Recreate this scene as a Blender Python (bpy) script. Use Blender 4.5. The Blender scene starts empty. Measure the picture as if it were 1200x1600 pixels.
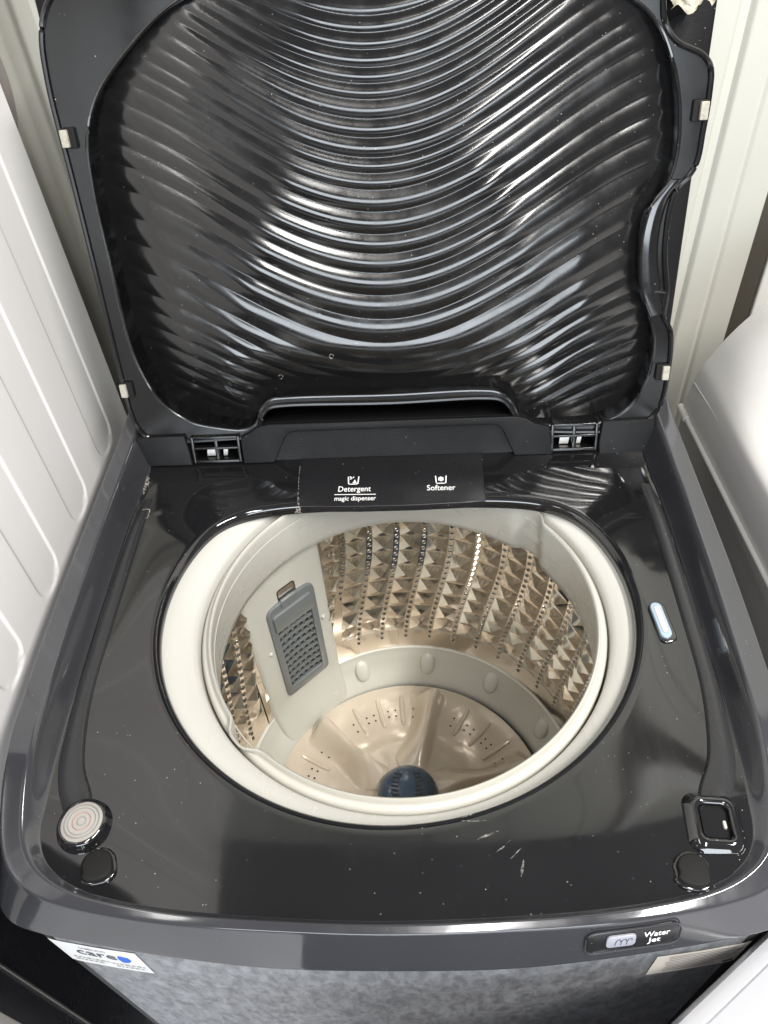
import bpy, bmesh, math, random
import numpy as np
from mathutils import Matrix, Vector

random.seed(7)
S = bpy.context.scene
COL = S.collection
R = math.radians

# ------------------------------------------------------------------ camera, world, lights, exposure
CAM = np.array([0.0316, -0.3996, 0.5243])
YAW, PITCH, ROLL, FPX = R(-4.4368), R(-45.8346), R(-4.9123), 1207.94
fw = np.array([math.sin(YAW)*math.cos(PITCH), math.cos(YAW)*math.cos(PITCH), math.sin(PITCH)])
rt0 = np.array([math.cos(YAW), -math.sin(YAW), 0.0]); up0 = np.cross(rt0, fw)
rt = rt0*math.cos(ROLL) + up0*math.sin(ROLL)
up = -rt0*math.sin(ROLL) + up0*math.cos(ROLL)
cd = bpy.data.cameras.new("camera")
cd.sensor_fit = 'VERTICAL'; cd.sensor_height = 24.0; cd.lens = FPX/1600*24.0
cd.clip_start = 0.01; cd.clip_end = 100
co = bpy.data.objects.new("camera", cd); COL.objects.link(co)
co.matrix_world = Matrix(((rt[0], up[0], -fw[0], CAM[0]), (rt[1], up[1], -fw[1], CAM[1]),
                          (rt[2], up[2], -fw[2], CAM[2]), (0, 0, 0, 1)))
S.camera = co

w = bpy.data.worlds.new("World"); S.world = w; w.use_nodes = True
w.node_tree.nodes["Background"].inputs[0].default_value = (0.98, 0.97, 1.0, 1)
w.node_tree.nodes["Background"].inputs[1].default_value = 0.19

def area(name, loc, target, sx, sy, power, col):
    l = bpy.data.lights.new(name, 'AREA'); l.shape = 'RECTANGLE'; l.size = sx; l.size_y = sy
    l.energy = power; l.color = col
    o = bpy.data.objects.new(name, l); COL.objects.link(o); o.location = loc
    o.rotation_euler = (Vector(target) - Vector(loc)).to_track_quat('-Z', 'Y').to_euler()
    return o
# ceiling tubes of the shop and the daylight of its open front
area("ceiling_tube_lamp", (-0.95, -0.75, 1.75), (-0.95, -0.75, 0), 0.18, 1.2, 10, (1.0, 0.97, 0.92))
area("ceiling_tube_lamp.001", (0.95, -0.75, 1.75), (0.95, -0.75, 0), 0.18, 1.2, 76, (1.0, 0.97, 0.92))
area("ceiling_tube_lamp.002", (0.25, -1.6, 1.75), (0.25, -1.6, 0), 0.18, 1.2, 34, (1.0, 0.97, 0.92))
area("shop_front_daylight", (0.0, -3.4, 0.80), (0.0, 0, 0.2), 2.4, 1.2, 85, (0.87, 0.94, 1.0))

S.view_settings.view_transform = 'Standard'; S.view_settings.look = 'None'
S.view_settings.exposure = 0.0; S.view_settings.gamma = 1.0
S.cycles.use_denoising = True
S.cycles.max_bounces = 10; S.cycles.glossy_bounces = 6; S.cycles.diffuse_bounces = 5
S.cycles.caustics_reflective = True; S.cycles.blur_glossy = 0.5
S.cycles.sample_clamp_indirect = 6.0

FLOOR = -0.95

# ------------------------------------------------------------------ materials
def mat(name, col, rough=0.5, metal=0.0, crough=0.05, alpha=0.0, spec=0.5, coat=0.0, var=0.0, vscale=8.0, rvar=0.0, rscale=14.0,
        dust=0.0, dscale=260.0, bump=0.0, bscale=400.0, dustcol=(0.55, 0.54, 0.52), aniso=None):
    m = bpy.data.materials.new(name); m.use_nodes = True
    nt = m.node_tree; N = nt.nodes; L = nt.links; b = N["Principled BSDF"]
    b.inputs["Base Color"].default_value = (*col, 1); b.inputs["Roughness"].default_value = rough
    b.inputs["Metallic"].default_value = metal; b.inputs["Specular IOR Level"].default_value = spec
    if coat: b.inputs["Coat Weight"].default_value = coat; b.inputs["Coat Roughness"].default_value = crough
    tc = N.new("ShaderNodeTexCoord"); out = None
    if var:
        n = N.new("ShaderNodeTexNoise"); n.inputs["Scale"].default_value = vscale; n.inputs["Detail"].default_value = 6
        L.new(tc.outputs["Object"], n.inputs["Vector"])
        mx = N.new("ShaderNodeMix"); mx.data_type = 'RGBA'
        mx.inputs[6].default_value = (*[c*(1-var) for c in col], 1); mx.inputs[7].default_value = (*[min(1, c*(1+var)) for c in col], 1)
        L.new(n.outputs["Fac"], mx.inputs[0]); L.new(mx.outputs[2], b.inputs["Base Color"]); out = mx.outputs[2]
    if rvar:
        n2 = N.new("ShaderNodeTexNoise"); n2.inputs["Scale"].default_value = rscale; n2.inputs["Detail"].default_value = 7
        n2.inputs["Roughness"].default_value = 0.65
        mp2 = N.new("ShaderNodeMapping"); mp2.inputs["Rotation"].default_value = (0, 0, 0.6); mp2.inputs["Scale"].default_value = (1.0, 0.22, 1.0)
        L.new(tc.outputs["Object"], mp2.inputs[0]); L.new(mp2.outputs[0], n2.inputs["Vector"])
        mr = N.new("ShaderNodeMapRange"); mr.inputs[1].default_value = 0.35; mr.inputs[2].default_value = 0.75
        mr.inputs[3].default_value = max(0.01, rough-rvar*0.4); mr.inputs[4].default_value = rough+rvar
        L.new(n2.outputs["Fac"], mr.inputs[0]); L.new(mr.outputs[0], b.inputs["Roughness"])
    if dust:
        v = N.new("ShaderNodeTexVoronoi"); v.inputs["Scale"].default_value = dscale
        L.new(tc.outputs["Object"], v.inputs["Vector"])
        sp = N.new("ShaderNodeSeparateColor"); L.new(v.outputs["Color"], sp.inputs[0])
        g = N.new("ShaderNodeMath"); g.operation = 'MULTIPLY'; L.new(sp.outputs[0], g.inputs[0]); L.new(sp.outputs[0], g.inputs[1])
        g2 = N.new("ShaderNodeMath"); g2.operation = 'MULTIPLY'; L.new(g.outputs[0], g2.inputs[0]); L.new(g.outputs[0], g2.inputs[1])
        th = N.new("ShaderNodeMath"); th.operation = 'MULTIPLY'; th.inputs[1].default_value = 0.19*dust; L.new(g2.outputs[0], th.inputs[0])
        lt = N.new("ShaderNodeMath"); lt.operation = 'LESS_THAN'; L.new(v.outputs["Distance"], lt.inputs[0]); L.new(th.outputs[0], lt.inputs[1])
        cut = N.new("ShaderNodeMath"); cut.operation = 'GREATER_THAN'; cut.inputs[1].default_value = 0.82; L.new(sp.outputs[1], cut.inputs[0])
        nc_ = N.new("ShaderNodeTexNoise"); nc_.inputs["Scale"].default_value = 9; nc_.inputs["Detail"].default_value = 3; L.new(tc.outputs["Object"], nc_.inputs["Vector"])
        cm = N.new("ShaderNodeMapRange"); cm.inputs[1].default_value = 0.35; cm.inputs[2].default_value = 0.65; cm.inputs[3].default_value = 0.93; cm.inputs[4].default_value = 0.55
        L.new(nc_.outputs["Fac"], cm.inputs[0]); L.new(cm.outputs[0], cut.inputs[1])
        mm = N.new("ShaderNodeMath"); mm.operation = 'MULTIPLY'; L.new(lt.outputs[0], mm.inputs[0]); L.new(cut.outputs[0], mm.inputs[1])
        mx2 = N.new("ShaderNodeMix"); mx2.data_type = 'RGBA'; mx2.inputs[6].default_value = (*col, 1); mx2.inputs[7].default_value = (*dustcol, 1)
        L.new(mm.outputs[0], mx2.inputs[0])
        if out: L.new(out, mx2.inputs[6])
        L.new(mx2.outputs[2], b.inputs["Base Color"])
    if alpha:
        na = N.new("ShaderNodeTexNoise"); na.inputs["Scale"].default_value = 420; na.inputs["Detail"].default_value = 4
        L.new(tc.outputs["Object"], na.inputs["Vector"])
        ar = N.new("ShaderNodeMapRange"); ar.inputs[1].default_value = 0.40; ar.inputs[2].default_value = 0.72
        ar.inputs[3].default_value = 0.0; ar.inputs[4].default_value = alpha
        L.new(na.outputs["Fac"], ar.inputs[0]); L.new(ar.outputs[0], b.inputs["Alpha"])
    if bump:
        nb = N.new("ShaderNodeTexNoise"); nb.inputs["Scale"].default_value = bscale; nb.inputs["Detail"].default_value = 3
        L.new(tc.outputs["Object"], nb.inputs["Vector"])
        bp = N.new("ShaderNodeBump"); bp.inputs["Strength"].default_value = bump; bp.inputs["Distance"].default_value = 0.001
        L.new(nb.outputs["Fac"], bp.inputs["Height"]); L.new(bp.outputs[0], b.inputs["Normal"])
    return m

M = {}
M['deck'] = mat("gloss_charcoal_plastic", (0.0085, 0.0085, 0.0095), 0.06, spec=0.7, coat=0.6, crough=0.04, var=0.7, vscale=6, rvar=0.12, rscale=9, dust=0.8, dscale=480)
M['rim'] = mat("gloss_graphite_plastic", (0.048, 0.049, 0.056), 0.10, metal=0.25, spec=0.7, coat=0.4, crough=0.06, var=0.25, vscale=9, rvar=0.14, dust=0.6, dscale=450)
M['lidpanel'] = mat("gloss_black_lid_plastic", (0.008, 0.008, 0.0085), 0.17, spec=0.6, coat=0.45, crough=0.09, rvar=0.20, rscale=22, dust=0.7, dscale=420)
M['lidframe'] = mat("satin_black_plastic", (0.007, 0.007, 0.0075), 0.17, spec=0.45, rvar=0.10, dust=0.7, dscale=300)
M['satin'] = mat("satin_black_cover", (0.008, 0.008, 0.0085), 0.42, spec=0.16, rvar=0.15, bump=0.25, bscale=900, dust=0.6, dscale=350)
M['drawer'] = mat("matt_black_drawer", (0.013, 0.013, 0.0145), 0.24, spec=0.5, rvar=0.12, dust=0.6, dscale=300)
M['strip'] = mat('grey_black_strip', (0.022, 0.022, 0.024), 0.28, spec=0.5, rvar=0.15, dust=0.6, dscale=400)
M['grime'] = mat('brown_joint_grime', (0.16, 0.14, 0.11), 0.8, var=0.5, vscale=60)
M['cabinet'] = mat('dark_grey_painted_steel', (0.05, 0.05, 0.055), 0.45, spec=0.4, var=0.15, vscale=20)
M['black'] = mat("black_rubber", (0.010, 0.010, 0.010), 0.7, spec=0.2)
M['ring'] = mat("ivory_white_plastic", (0.50, 0.49, 0.445), 0.28, var=0.05, vscale=10, rvar=0.1)
M['collar'] = mat("white_tub_cover", (0.52, 0.512, 0.48), 0.24, var=0.04, vscale=9, rvar=0.1)
M['ringgrey'] = mat("pale_grey_plastic", (0.56, 0.56, 0.51), 0.20, var=0.06, vscale=16, rvar=0.12)
M['steel'] = mat("stainless_steel", (0.84, 0.80, 0.74), 0.10, metal=1.0, rvar=0.08, rscale=30, var=0.06, vscale=20)
M['hole'] = mat("drain_hole_dark", (0.02, 0.018, 0.016), 0.6)
M['puls'] = mat("pearl_beige_plastic", (0.62, 0.54, 0.44), 0.18, metal=0.15, coat=0.6, var=0.06, vscale=14, rvar=0.08)
M['navy'] = mat("navy_plastic", (0.045, 0.072, 0.115), 0.25, coat=0.2, rvar=0.08)
M['filter'] = mat("slate_grey_plastic", (0.155, 0.17, 0.175), 0.32, var=0.08, rvar=0.1)
M['white'] = mat("white_print", (0.85, 0.85, 0.85), 0.5)
M['grey_print'] = mat("grey_print", (0.35, 0.34, 0.36), 0.6)
M['dark_print'] = mat("dark_print", (0.07, 0.08, 0.12), 0.6)
M['blue_print'] = mat("blue_print", (0.02, 0.13, 0.62), 0.5)
M['sticker'] = mat("white_sticker_paper", (0.86, 0.86, 0.86), 0.35, var=0.02)
M['label'] = mat("off_white_label", (0.88, 0.84, 0.78), 0.45, var=0.05, vscale=30)
M['pad'] = mat("cream_foam_pad", (0.36, 0.34, 0.29), 0.7, var=0.45, vscale=220, bump=0.6, bscale=500)
M['padframe'] = mat("grey_pad_rim", (0.22, 0.21, 0.20), 0.5)
M['metal'] = mat("bare_metal", (0.34, 0.33, 0.31), 0.38, metal=1.0, rvar=0.15)
M['vial'] = mat("milky_level_vial", (0.34, 0.325, 0.305), 0.2, coat=0.5)
M['redline'] = mat("red_level_ring", (0.36, 0.20, 0.17), 0.3)
M['iceblue'] = mat("ice_blue_plastic", (0.30, 0.40, 0.50), 0.25)
M['button'] = mat("silver_grey_button", (0.30, 0.31, 0.36), 0.3, rvar=0.05)
M['whitepanel'] = mat("white_painted_steel", (0.90, 0.89, 0.89), 0.18, coat=0.35, var=0.015, dust=0.4, dscale=120, dustcol=(0.4, 0.38, 0.36))
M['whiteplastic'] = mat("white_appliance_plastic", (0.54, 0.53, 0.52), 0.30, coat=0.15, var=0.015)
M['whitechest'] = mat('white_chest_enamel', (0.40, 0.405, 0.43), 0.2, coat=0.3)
M['greyside'] = mat("grey_painted_steel", (0.34, 0.325, 0.31), 0.35, rvar=0.1)
M['blackdoor'] = mat("black_appliance_door", (0.010, 0.010, 0.013), 0.25, coat=0.3, rvar=0.1)
M['wall'] = mat("cream_painted_sheet", (0.53, 0.528, 0.478), 0.45, var=0.04, vscale=3, rvar=0.1)
M['wallframe'] = mat("white_frame_paint", (0.80, 0.80, 0.77), 0.4, var=0.03)
M['gap'] = mat("gap_shade_paint", (0.06, 0.052, 0.04), 0.7)  # dark colour stands in for the shade inside the wall gap
M['floor'] = mat("pale_floor_tile", (0.55, 0.55, 0.56), 0.3, var=0.2, vscale=3)
M['hose'] = mat("grey_ribbed_hose", (0.30, 0.27, 0.26), 0.4)
M['paper'] = mat("cream_torn_paper", (0.46, 0.42, 0.34), 0.6, var=0.3, vscale=90)
M['residue'] = mat("dried_soap_residue", (0.46, 0.43, 0.39), 0.8, var=0.25, vscale=160, alpha=1.0)
M['scuff'] = mat("pale_scuff", (0.30, 0.29, 0.27), 0.6, var=0.4, vscale=300, alpha=0.8)

# mottled steel front sheet
def mottled():
    m = bpy.data.materials.new("mottled_graphite_steel"); m.use_nodes = True
    nt = m.node_tree; N = nt.nodes; L = nt.links; b = N["Principled BSDF"]
    tc = N.new("ShaderNodeTexCoord"); mp = N.new("ShaderNodeMapping"); mp.inputs["Scale"].default_value = (1, 1, 0.42)
    L.new(tc.outputs["Object"], mp.inputs[0])
    d = N.new("ShaderNodeTexNoise"); d.inputs["Scale"].default_value = 60; d.inputs["Detail"].default_value = 2
    L.new(mp.outputs[0], d.inputs["Vector"])
    ad = N.new("ShaderNodeVectorMath"); ad.operation = 'MULTIPLY_ADD'; ad.inputs[1].default_value = (0.012, 0.012, 0.012)
    L.new(d.outputs["Color"], ad.inputs[0]); L.new(mp.outputs[0], ad.inputs[2])
    n = N.new("ShaderNodeTexNoise"); n.inputs["Scale"].default_value = 120; n.inputs["Detail"].default_value = 8; n.inputs["Roughness"].default_value = 0.7
    L.new(ad.outputs[0], n.inputs["Vector"])
    r = N.new("ShaderNodeValToRGB"); r.color_ramp.elements[0].position = 0.38; r.color_ramp.elements[1].position = 0.64
    r.color_ramp.elements[0].color = (0.19, 0.196, 0.215, 1); r.color_ramp.elements[1].color = (0.40, 0.413, 0.44, 1)
    L.new(n.outputs["Fac"], r.inputs[0]); L.new(r.outputs[0], b.inputs["Base Color"])
    b.inputs["Metallic"].default_value = 0.35; b.inputs["Roughness"].default_value = 0.45
    return m
M['front'] = mottled()

# ------------------------------------------------------------------ helpers
def link(name, me, m, parent=None, smooth=True, angle=35):
    if isinstance(m, str): m = [m]
    for k in m: me.materials.append(M[k])
    if smooth:
        me.polygons.foreach_set("use_smooth", [True]*len(me.polygons))
        if angle: me.set_sharp_from_angle(angle=R(angle))
    o = bpy.data.objects.new(name, me); COL.objects.link(o)
    if parent is not None:
        o.parent = parent
        if parent.type == 'EMPTY': o.matrix_parent_inverse = PINV[parent.name]
    return o
PINV = {}
def thing(name, label, cat, loc, group=None, kind=None):
    o = bpy.data.objects.new(name, None); COL.objects.link(o); o.location = loc; o.empty_display_size = 0.1
    o['label'] = label; o['category'] = cat
    if group: o['group'] = group
    PINV[o.name] = Matrix.Translation(loc).inverted()
    return o
def py(verts, faces, name="mesh"):
    me = bpy.data.meshes.new(name); me.from_pydata([tuple(map(float, v)) for v in verts], [], [tuple(map(int, f)) for f in faces]); me.update()
    return me
def fixn(me):
    bm = bmesh.new(); bm.from_mesh(me); bmesh.ops.remove_doubles(bm, verts=bm.verts, dist=1e-6)
    bmesh.ops.recalc_face_normals(bm, faces=bm.faces); bm.to_mesh(me); bm.free(); return me
def grid_faces(nu, nv, cu=False, cv=False, off=0, flip=False):
    F = []
    for i in range(nu if cu else nu-1):
        for j in range(nv if cv else nv-1):
            a = i*nv+j; b = ((i+1) % nu)*nv+j; c = ((i+1) % nu)*nv+(j+1) % nv; d = i*nv+(j+1) % nv
            F.append((d+off, c+off, b+off, a+off) if flip else (a+off, b+off, c+off, d+off))
    return F
def gridmesh(P, cu=False, cv=False, flip=False):      # P: (nu, nv, 3)
    nu, nv = P.shape[:2]
    return py(P.reshape(-1, 3), grid_faces(nu, nv, cu, cv, 0, flip))
def smooth01(a, b, x):
    t = np.clip((np.asarray(x, float)-a)/(b-a), 0, 1); return t*t*(3-2*t)
def catmull(pts, n=8, closed=True):
    P = np.array(pts, float); k = len(P); out = []
    rng = range(k) if closed else range(k-1)
    for i in rng:
        p0, p1, p2, p3 = (P[(i-1) % k], P[i], P[(i+1) % k], P[(i+2) % k]) if closed else (P[max(i-1, 0)], P[i], P[i+1], P[min(i+2, k-1)])
        # centripetal form avoids overshoot at uneven spacing
        d1 = max(np.linalg.norm(p1-p0), 1e-6)**.5; d2 = max(np.linalg.norm(p2-p1), 1e-6)**.5; d3 = max(np.linalg.norm(p3-p2), 1e-6)**.5
        m1 = (p1-p0)/d1-(p2-p0)/(d1+d2)+(p2-p1)/d2 if np.linalg.norm(p1-p0) > 1e-6 else (p2-p1)/d2
        m2 = (p2-p1)/d2-(p3-p1)/(d2+d3)+(p3-p2)/d3 if np.linalg.norm(p3-p2) > 1e-6 else (p2-p1)/d2
        m1 = m1*d2; m2 = m2*d2
        for t in np.linspace(0, 1, n, endpoint=False):
            h = (2*t**3-3*t**2+1, t**3-2*t**2+t, -2*t**3+3*t**2, t**3-t**2)
            out.append(h[0]*p1+h[1]*m1+h[2]*p2+h[3]*m2)
    if not closed: out.append(P[-1])
    return np.array(out)
def chaikin(P, n):                                    # P: (..., k, 3) along axis -2, ends kept
    for _ in range(n):
        a = P[..., :-1, :]; b = P[..., 1:, :]
        q = np.stack([a*0.75+b*0.25, a*0.25+b*0.75], axis=-2)
        q = q.reshape(*P.shape[:-2], -1, 3)
        P = np.concatenate([P[..., :1, :], q, P[..., -1:, :]], axis=-2)
    return P
def box_bm(bm, c, s, M4=None, bev=0.0):
    r = bmesh.ops.create_cube(bm, size=1.0); vs = r['verts']
    bmesh.ops.scale(bm, verts=vs, vec=s); 
    if bev:
        es = list({e for v in vs for e in v.link_edges})
        rb = bmesh.ops.bevel(bm, geom=es, offset=bev, segments=3, affect='EDGES', profile=0.5)
        vs = list({v for f in rb['faces'] for v in f.verts} | {v for v in vs if v.is_valid})
    bmesh.ops.translate(bm, verts=vs, vec=c)
    if M4 is not None: bmesh.ops.transform(bm, matrix=M4, verts=vs)
    return vs
def box(name, c, s, m, parent=None, bev=0.002, M4=None):
    bm = bmesh.new(); box_bm(bm, c, s, M4, bev); me = bpy.data.meshes.new(name); bm.to_mesh(me); bm.free()
    return link(name, me, m, parent)
def poly_prism(name, loop, h0, h1, mapf, m, parent=None, bev=0.0, holes=(), angle=35):
    """flat 2D loop (plus holes) extruded from h0 to h1, mapped by mapf(u, v, h)"""
    bm = bmesh.new()
    for lp in (loop, *holes):
        vs = [bm.verts.new((u, v, h1)) for u, v in lp]
        for i in range(len(vs)): bm.edges.new((vs[i-1], vs[i]))
    bmesh.ops.triangle_fill(bm, edges=bm.edges[:], use_beauty=True, use_dissolve=False)
    top = bm.faces[:]
    if h0 != h1:
        r = bmesh.ops.extrude_face_region(bm, geom=top)
        vs = [g for g in r['geom'] if isinstance(g, bmesh.types.BMVert)]
        for v in vs: v.co.z = h0
    bmesh.ops.recalc_face_normals(bm, faces=bm.faces)
    if bev:
        es = [e for e in bm.edges if len(e.link_faces) == 2 and e.calc_face_angle(0) > 0.9 and max(v.co.z for v in e.verts) > max(h0, h1)-1e-6 and min(v.co.z for v in e.verts) > max(h0, h1)-1e-6]
        bmesh.ops.bevel(bm, geom=es, offset=bev, segments=3, affect='EDGES', profile=0.5)
    for v in bm.verts: v.co = Vector([float(a) for a in mapf(*v.co)])
    bmesh.ops.recalc_face_normals(bm, faces=bm.faces)
    me = bpy.data.meshes.new(name); bm.to_mesh(me); bm.free()
    return link(name, me, m, parent, angle=angle)
def tube(name, path, r, m, parent=None, closed=False, seg=8, fixref=None):
    P = np.array(path, float); n = len(P); V = []
    for i in range(n):
        a = P[(i-1) % n] if closed or i > 0 else P[i]; b = P[(i+1) % n] if closed or i < n-1 else P[i]
        t = b-a; t /= np.linalg.norm(t)+1e-12
        ref = np.array([0, 0, 1.]) if abs(t[2]) < 0.9 else np.array([1., 0, 0])
        if fixref is not None: ref = np.array(fixref, float)
        u = np.cross(t, ref); u /= np.linalg.norm(u); v = np.cross(u, t)
        rr = r[i] if hasattr(r, '__len__') else r
        V += [P[i]+rr*(math.cos(k*2*math.pi/seg)*u+math.sin(k*2*math.pi/seg)*v) for k in range(seg)]
    F = grid_faces(n, seg, closed, True)
    if not closed: F += [tuple(range(seg))[::-1], tuple((n-1)*seg+k for k in range(seg))]
    return link(name, fixn(py(V, F)), m, parent)
def lathe(name, prof, m, parent=None, c=(0, 0), n=128, a0=0, a1=360, flip=False):
    full = abs(a1-a0) >= 360; th = np.radians(np.linspace(a0, a1, n, endpoint=not full))
    pr = np.array(prof, float)
    P = np.stack([c[0]+np.cos(th)[:, None]*pr[None, :, 0], c[1]+np.sin(th)[:, None]*pr[None, :, 0], np.repeat(pr[None, :, 1], n, 0)], -1)
    return link(name, fixn(gridmesh(P, cu=full)), m, parent)
def text_mesh(txt, size, bold=0.0, align='CENTER', sx=1.0):
    cu = bpy.data.curves.new("lettering", 'FONT'); cu.body = txt; cu.size = size; cu.align_x = align; cu.align_y = 'CENTER'
    cu.offset = bold; cu.resolution_u = 3
    o = bpy.data.objects.new("lettering", cu); COL.objects.link(o)
    bpy.context.view_layer.update()
    me = bpy.data.meshes.new_from_object(o.evaluated_get(bpy.context.evaluated_depsgraph_get()))
    bpy.data.objects.remove(o); bpy.data.curves.remove(cu)
    if sx != 1.0:
        for v in me.vertices: v.co.x *= sx
    return me
def lettering(name, txt, size, mapf, m, parent, bold=0.0, width=None, slant=0.0):
    me = text_mesh(txt, size, bold)
    if width:
        xs = [v.co.x for v in me.vertices]; k = width/(max(xs)-min(xs)); 
        for v in me.vertices: v.co.x *= k
    for v in me.vertices: v.co = Vector([float(a) for a in mapf(v.co.x+slant*v.co.y, v.co.y)])
    return link(name, me, m, parent, smooth=False)

# ------------------------------------------------------------------ structure: floor and wall
def structure(o, label=None):
    o['kind'] = 'structure'
    if label: o['label'] = label
    return o
me = py([(-2.5, -3.3, FLOOR), (2.5, -3.3, FLOOR), (2.5, 1.2, FLOOR), (-2.5, 1.2, FLOOR)], [(0, 1, 2, 3)])
structure(link("floor", me, 'floor', smooth=False), "pale floor under the appliances")

WY = 0.50
def wall_depth(x):            # pressed vertical ribs of the painted sheet
    d = 0.0
    for xc, hw, h in ((-0.385, 0.012, -0.006), (-0.345, 0.003, -0.003), (0.366, 0.006, -0.006), (0.404, 0.002, -0.002), (-0.47, 0.012, -0.006), (0.0, 0.01, -0.006), (-0.19, 0.01, -0.006), (0.19, 0.01, -0.006), (-0.62, 0.01, -0.006)):
        d += h*(1-float(smooth01(hw*0.6, hw*1.6, abs(x-xc))))
    return d
xs = np.unique(np.round(np.concatenate([np.linspace(-1.6, -0.5, 12), np.arange(-0.5, 0.4401, 0.002)]), 5))
P = np.array([[(x, WY-wall_depth(x), z) for z in (FLOOR, -0.3, 0.0, 0.3, 0.8, 1.6)] for x in xs])
structure(link("wall", gridmesh(P, flip=False), 'wall'), "cream painted sheet wall with pressed vertical ribs")
structure(box("gap_shade_strip", (0.4525, WY+0.014, 0.325), (0.024, 0.02, 2.55), 'gap', bev=0.001), "dark strip painted as the shade of a wall gap")  # nearly flush strip, no real recess: the gap's shade is painted on
structure(box("wall_frame", (0.4805, WY+0.010, 0.325), (0.030, 0.02, 2.55), 'wallframe', bev=0.003), "white upright of the wall frame")
structure(box("wall_panel", (1.1, WY+0.03, 0.325), (1.20, 0.02, 2.55), 'wall', bev=0.002), "grey cream panel beyond the wall frame")

# ------------------------------------------------------------------ the washing machine
WM = thing("washing_machine", "dark charcoal top load washing machine with its ribbed lid raised open", "washing machine", (0, 0, FLOOR))

# plan outlines, right half from the front middle to the back (mirrored)
def plan(half):
    h = np.array(half); l = h[::-1].copy(); l[:, 0] *= -1
    return catmull(np.concatenate([h, l[(1 if abs(h[-1, 0]) < 1e-6 else 0):-1]]), 10)
BK = .33
C1h = [(0, -.2475), (.08, -.245), (.13, -.2415), (.168, -.2365), (.197, -.23), (.217, -.2215), (.231, -.21), (.238, -.196), (.2405, -.178), (.2435, -.14), (.2455, -.09), (.2475, 0), (.248, .1), (.248, .2), (.248, BK-.02), (.24, BK-.012), (.1, BK-.012), (0, BK-.012)]
C2h = [(0, -.2515), (.08, -.249), (.13, -.2455), (.17, -.240), (.2, -.234), (.222, -.225), (.238, -.213), (.247, -.198), (.251, -.178), (.2545, -.14), (.257, -.09), (.26, 0), (.261, .1), (.261, .2), (.261, BK-.012), (.25, BK-.006), (.1, BK-.006), (0, BK-.006)]
C3h = [(0, -.2565), (.08, -.254), (.135, -.2505), (.175, -.2455), (.21, -.239), (.235, -.231), (.252, -.219), (.262, -.203), (.268, -.18), (.273, -.14), (.2755, -.09), (.278, 0), (.278, .1), (.278, .2), (.278, BK-.005), (.27, BK), (.1, BK), (0, BK)]
C5h = [(0, -.2675), (.077, -.266), (.136, -.2605), (.198, -.252), (.236, -.2455), (.260, -.238), (.272, -.227), (.278, -.21), (.281, -.18), (.283, -.1), (.284, 0), (.284, .1), (.284, .2), (.284, BK), (.275, BK+.006), (.1, BK+.006), (0, BK+.006)]
C6h = [(0, -.259), (.08, -.2575), (.136, -.2535), (.18, -.249), (.22, -.2435), (.247, -.238), (.262, -.228), (.27, -.21), (.274, -.18), (.276, -.09), (.276, 0), (.276, .1), (.276, .2), (.276, BK-.006), (.268, BK), (.1, BK), (0, BK)]
PL = {k: plan(v) for k, v in dict(C1=C1h, C2=C2h, C3=C3h, C5=C5h, C6=C6h).items()}
NT = 512
TH = np.linspace(-math.pi, math.pi, NT, endpoint=False)
def ray_r(curve):
    a = np.arctan2(curve[:, 1], curve[:, 0]); r = np.hypot(curve[:, 0], curve[:, 1]); i = np.argsort(a); a = a[i]; r = r[i]
    return np.interp(TH, np.concatenate([a-2*math.pi, a, a+2*math.pi]), np.concatenate([r, r, r]))
RR = {k: ray_r(v) for k, v in PL.items()}
cs, sn = np.cos(TH), np.sin(TH)
r_e = 1/np.sqrt((cs/np.where(cs < 0, .1955, .2005))**2+(sn/.1855)**2)
r_f = np.where(sn > 1e-3, .122/np.maximum(sn, 1e-3), 1e3)
HOLE = (r_e**-9+r_f**-9)**(-1/9)

def deck_bump(x, y):
    z = np.zeros_like(x)
    def blob(cx, cy, r0, r1, h): return h*(1-smooth01(r0, r1, np.hypot(x-cx, y-cy)))
    # gentle dishing of the deck towards the tub
    return z

def deck_extra(x, y):          # the deck dishes gently up from the opening to the rails
    th_ = np.arctan2(y, x); r_ = np.hypot(x, y)
    h_ = np.interp(th_, TH, HOLE, period=2*math.pi); c_ = np.interp(th_, TH, RR['C1'], period=2*math.pi)
    t_ = np.clip((r_-h_)/(c_-h_), 0, 1)
    return .0055*t_**2*(1-smooth01(.08, .16, y))*smooth01(-.25, -.17, y)
def dz(x, y): return float(deck_extra(np.array(float(x)), np.array(float(y)))+deck_bump(np.array([float(x)]), np.array([float(y)]))[0])
def zrail(y): return .004+.026*smooth01(-.245, -.12, y)
rows = []
def row(r, z): rows.append(np.stack([r*cs, r*sn, z*np.ones(NT) if np.isscalar(z) else z], -1))
row(HOLE+.001, -.012); row(HOLE+.0002, -.006); row(HOLE+.001, -.003); row(HOLE+.0035, -.0006); row(HOLE+.007, 0.0)
inner_n = 34
for t in np.linspace(0, 1, inner_n)[1:]:
    r = (HOLE+.007)*(1-t)+RR['C1']*t
    row(r, deck_bump(r*cs, r*sn)+deck_extra(r*cs, r*sn))
deckP = np.stack(rows, 1)
rows = []
y1 = RR['C1']*sn; y2 = RR['C2']*sn; y3 = RR['C3']*sn
z2 = zrail(y2); z3 = zrail(y3)-.0025
row(RR['C1'], deck_bump(RR['C1']*cs, y1)+deck_extra(RR['C1']*cs, y1)); row(RR['C1']*.85+RR['C2']*.15, z2*.06+deck_extra(RR['C1']*cs, y1)); row(RR['C1']*.25+RR['C2']*.75, z2*.88); row(RR['C2'], z2); row(RR['C2']*.9+RR['C3']*.1, z2)
railA = chaikin(np.stack(rows, 1), 2); rows = []
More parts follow.
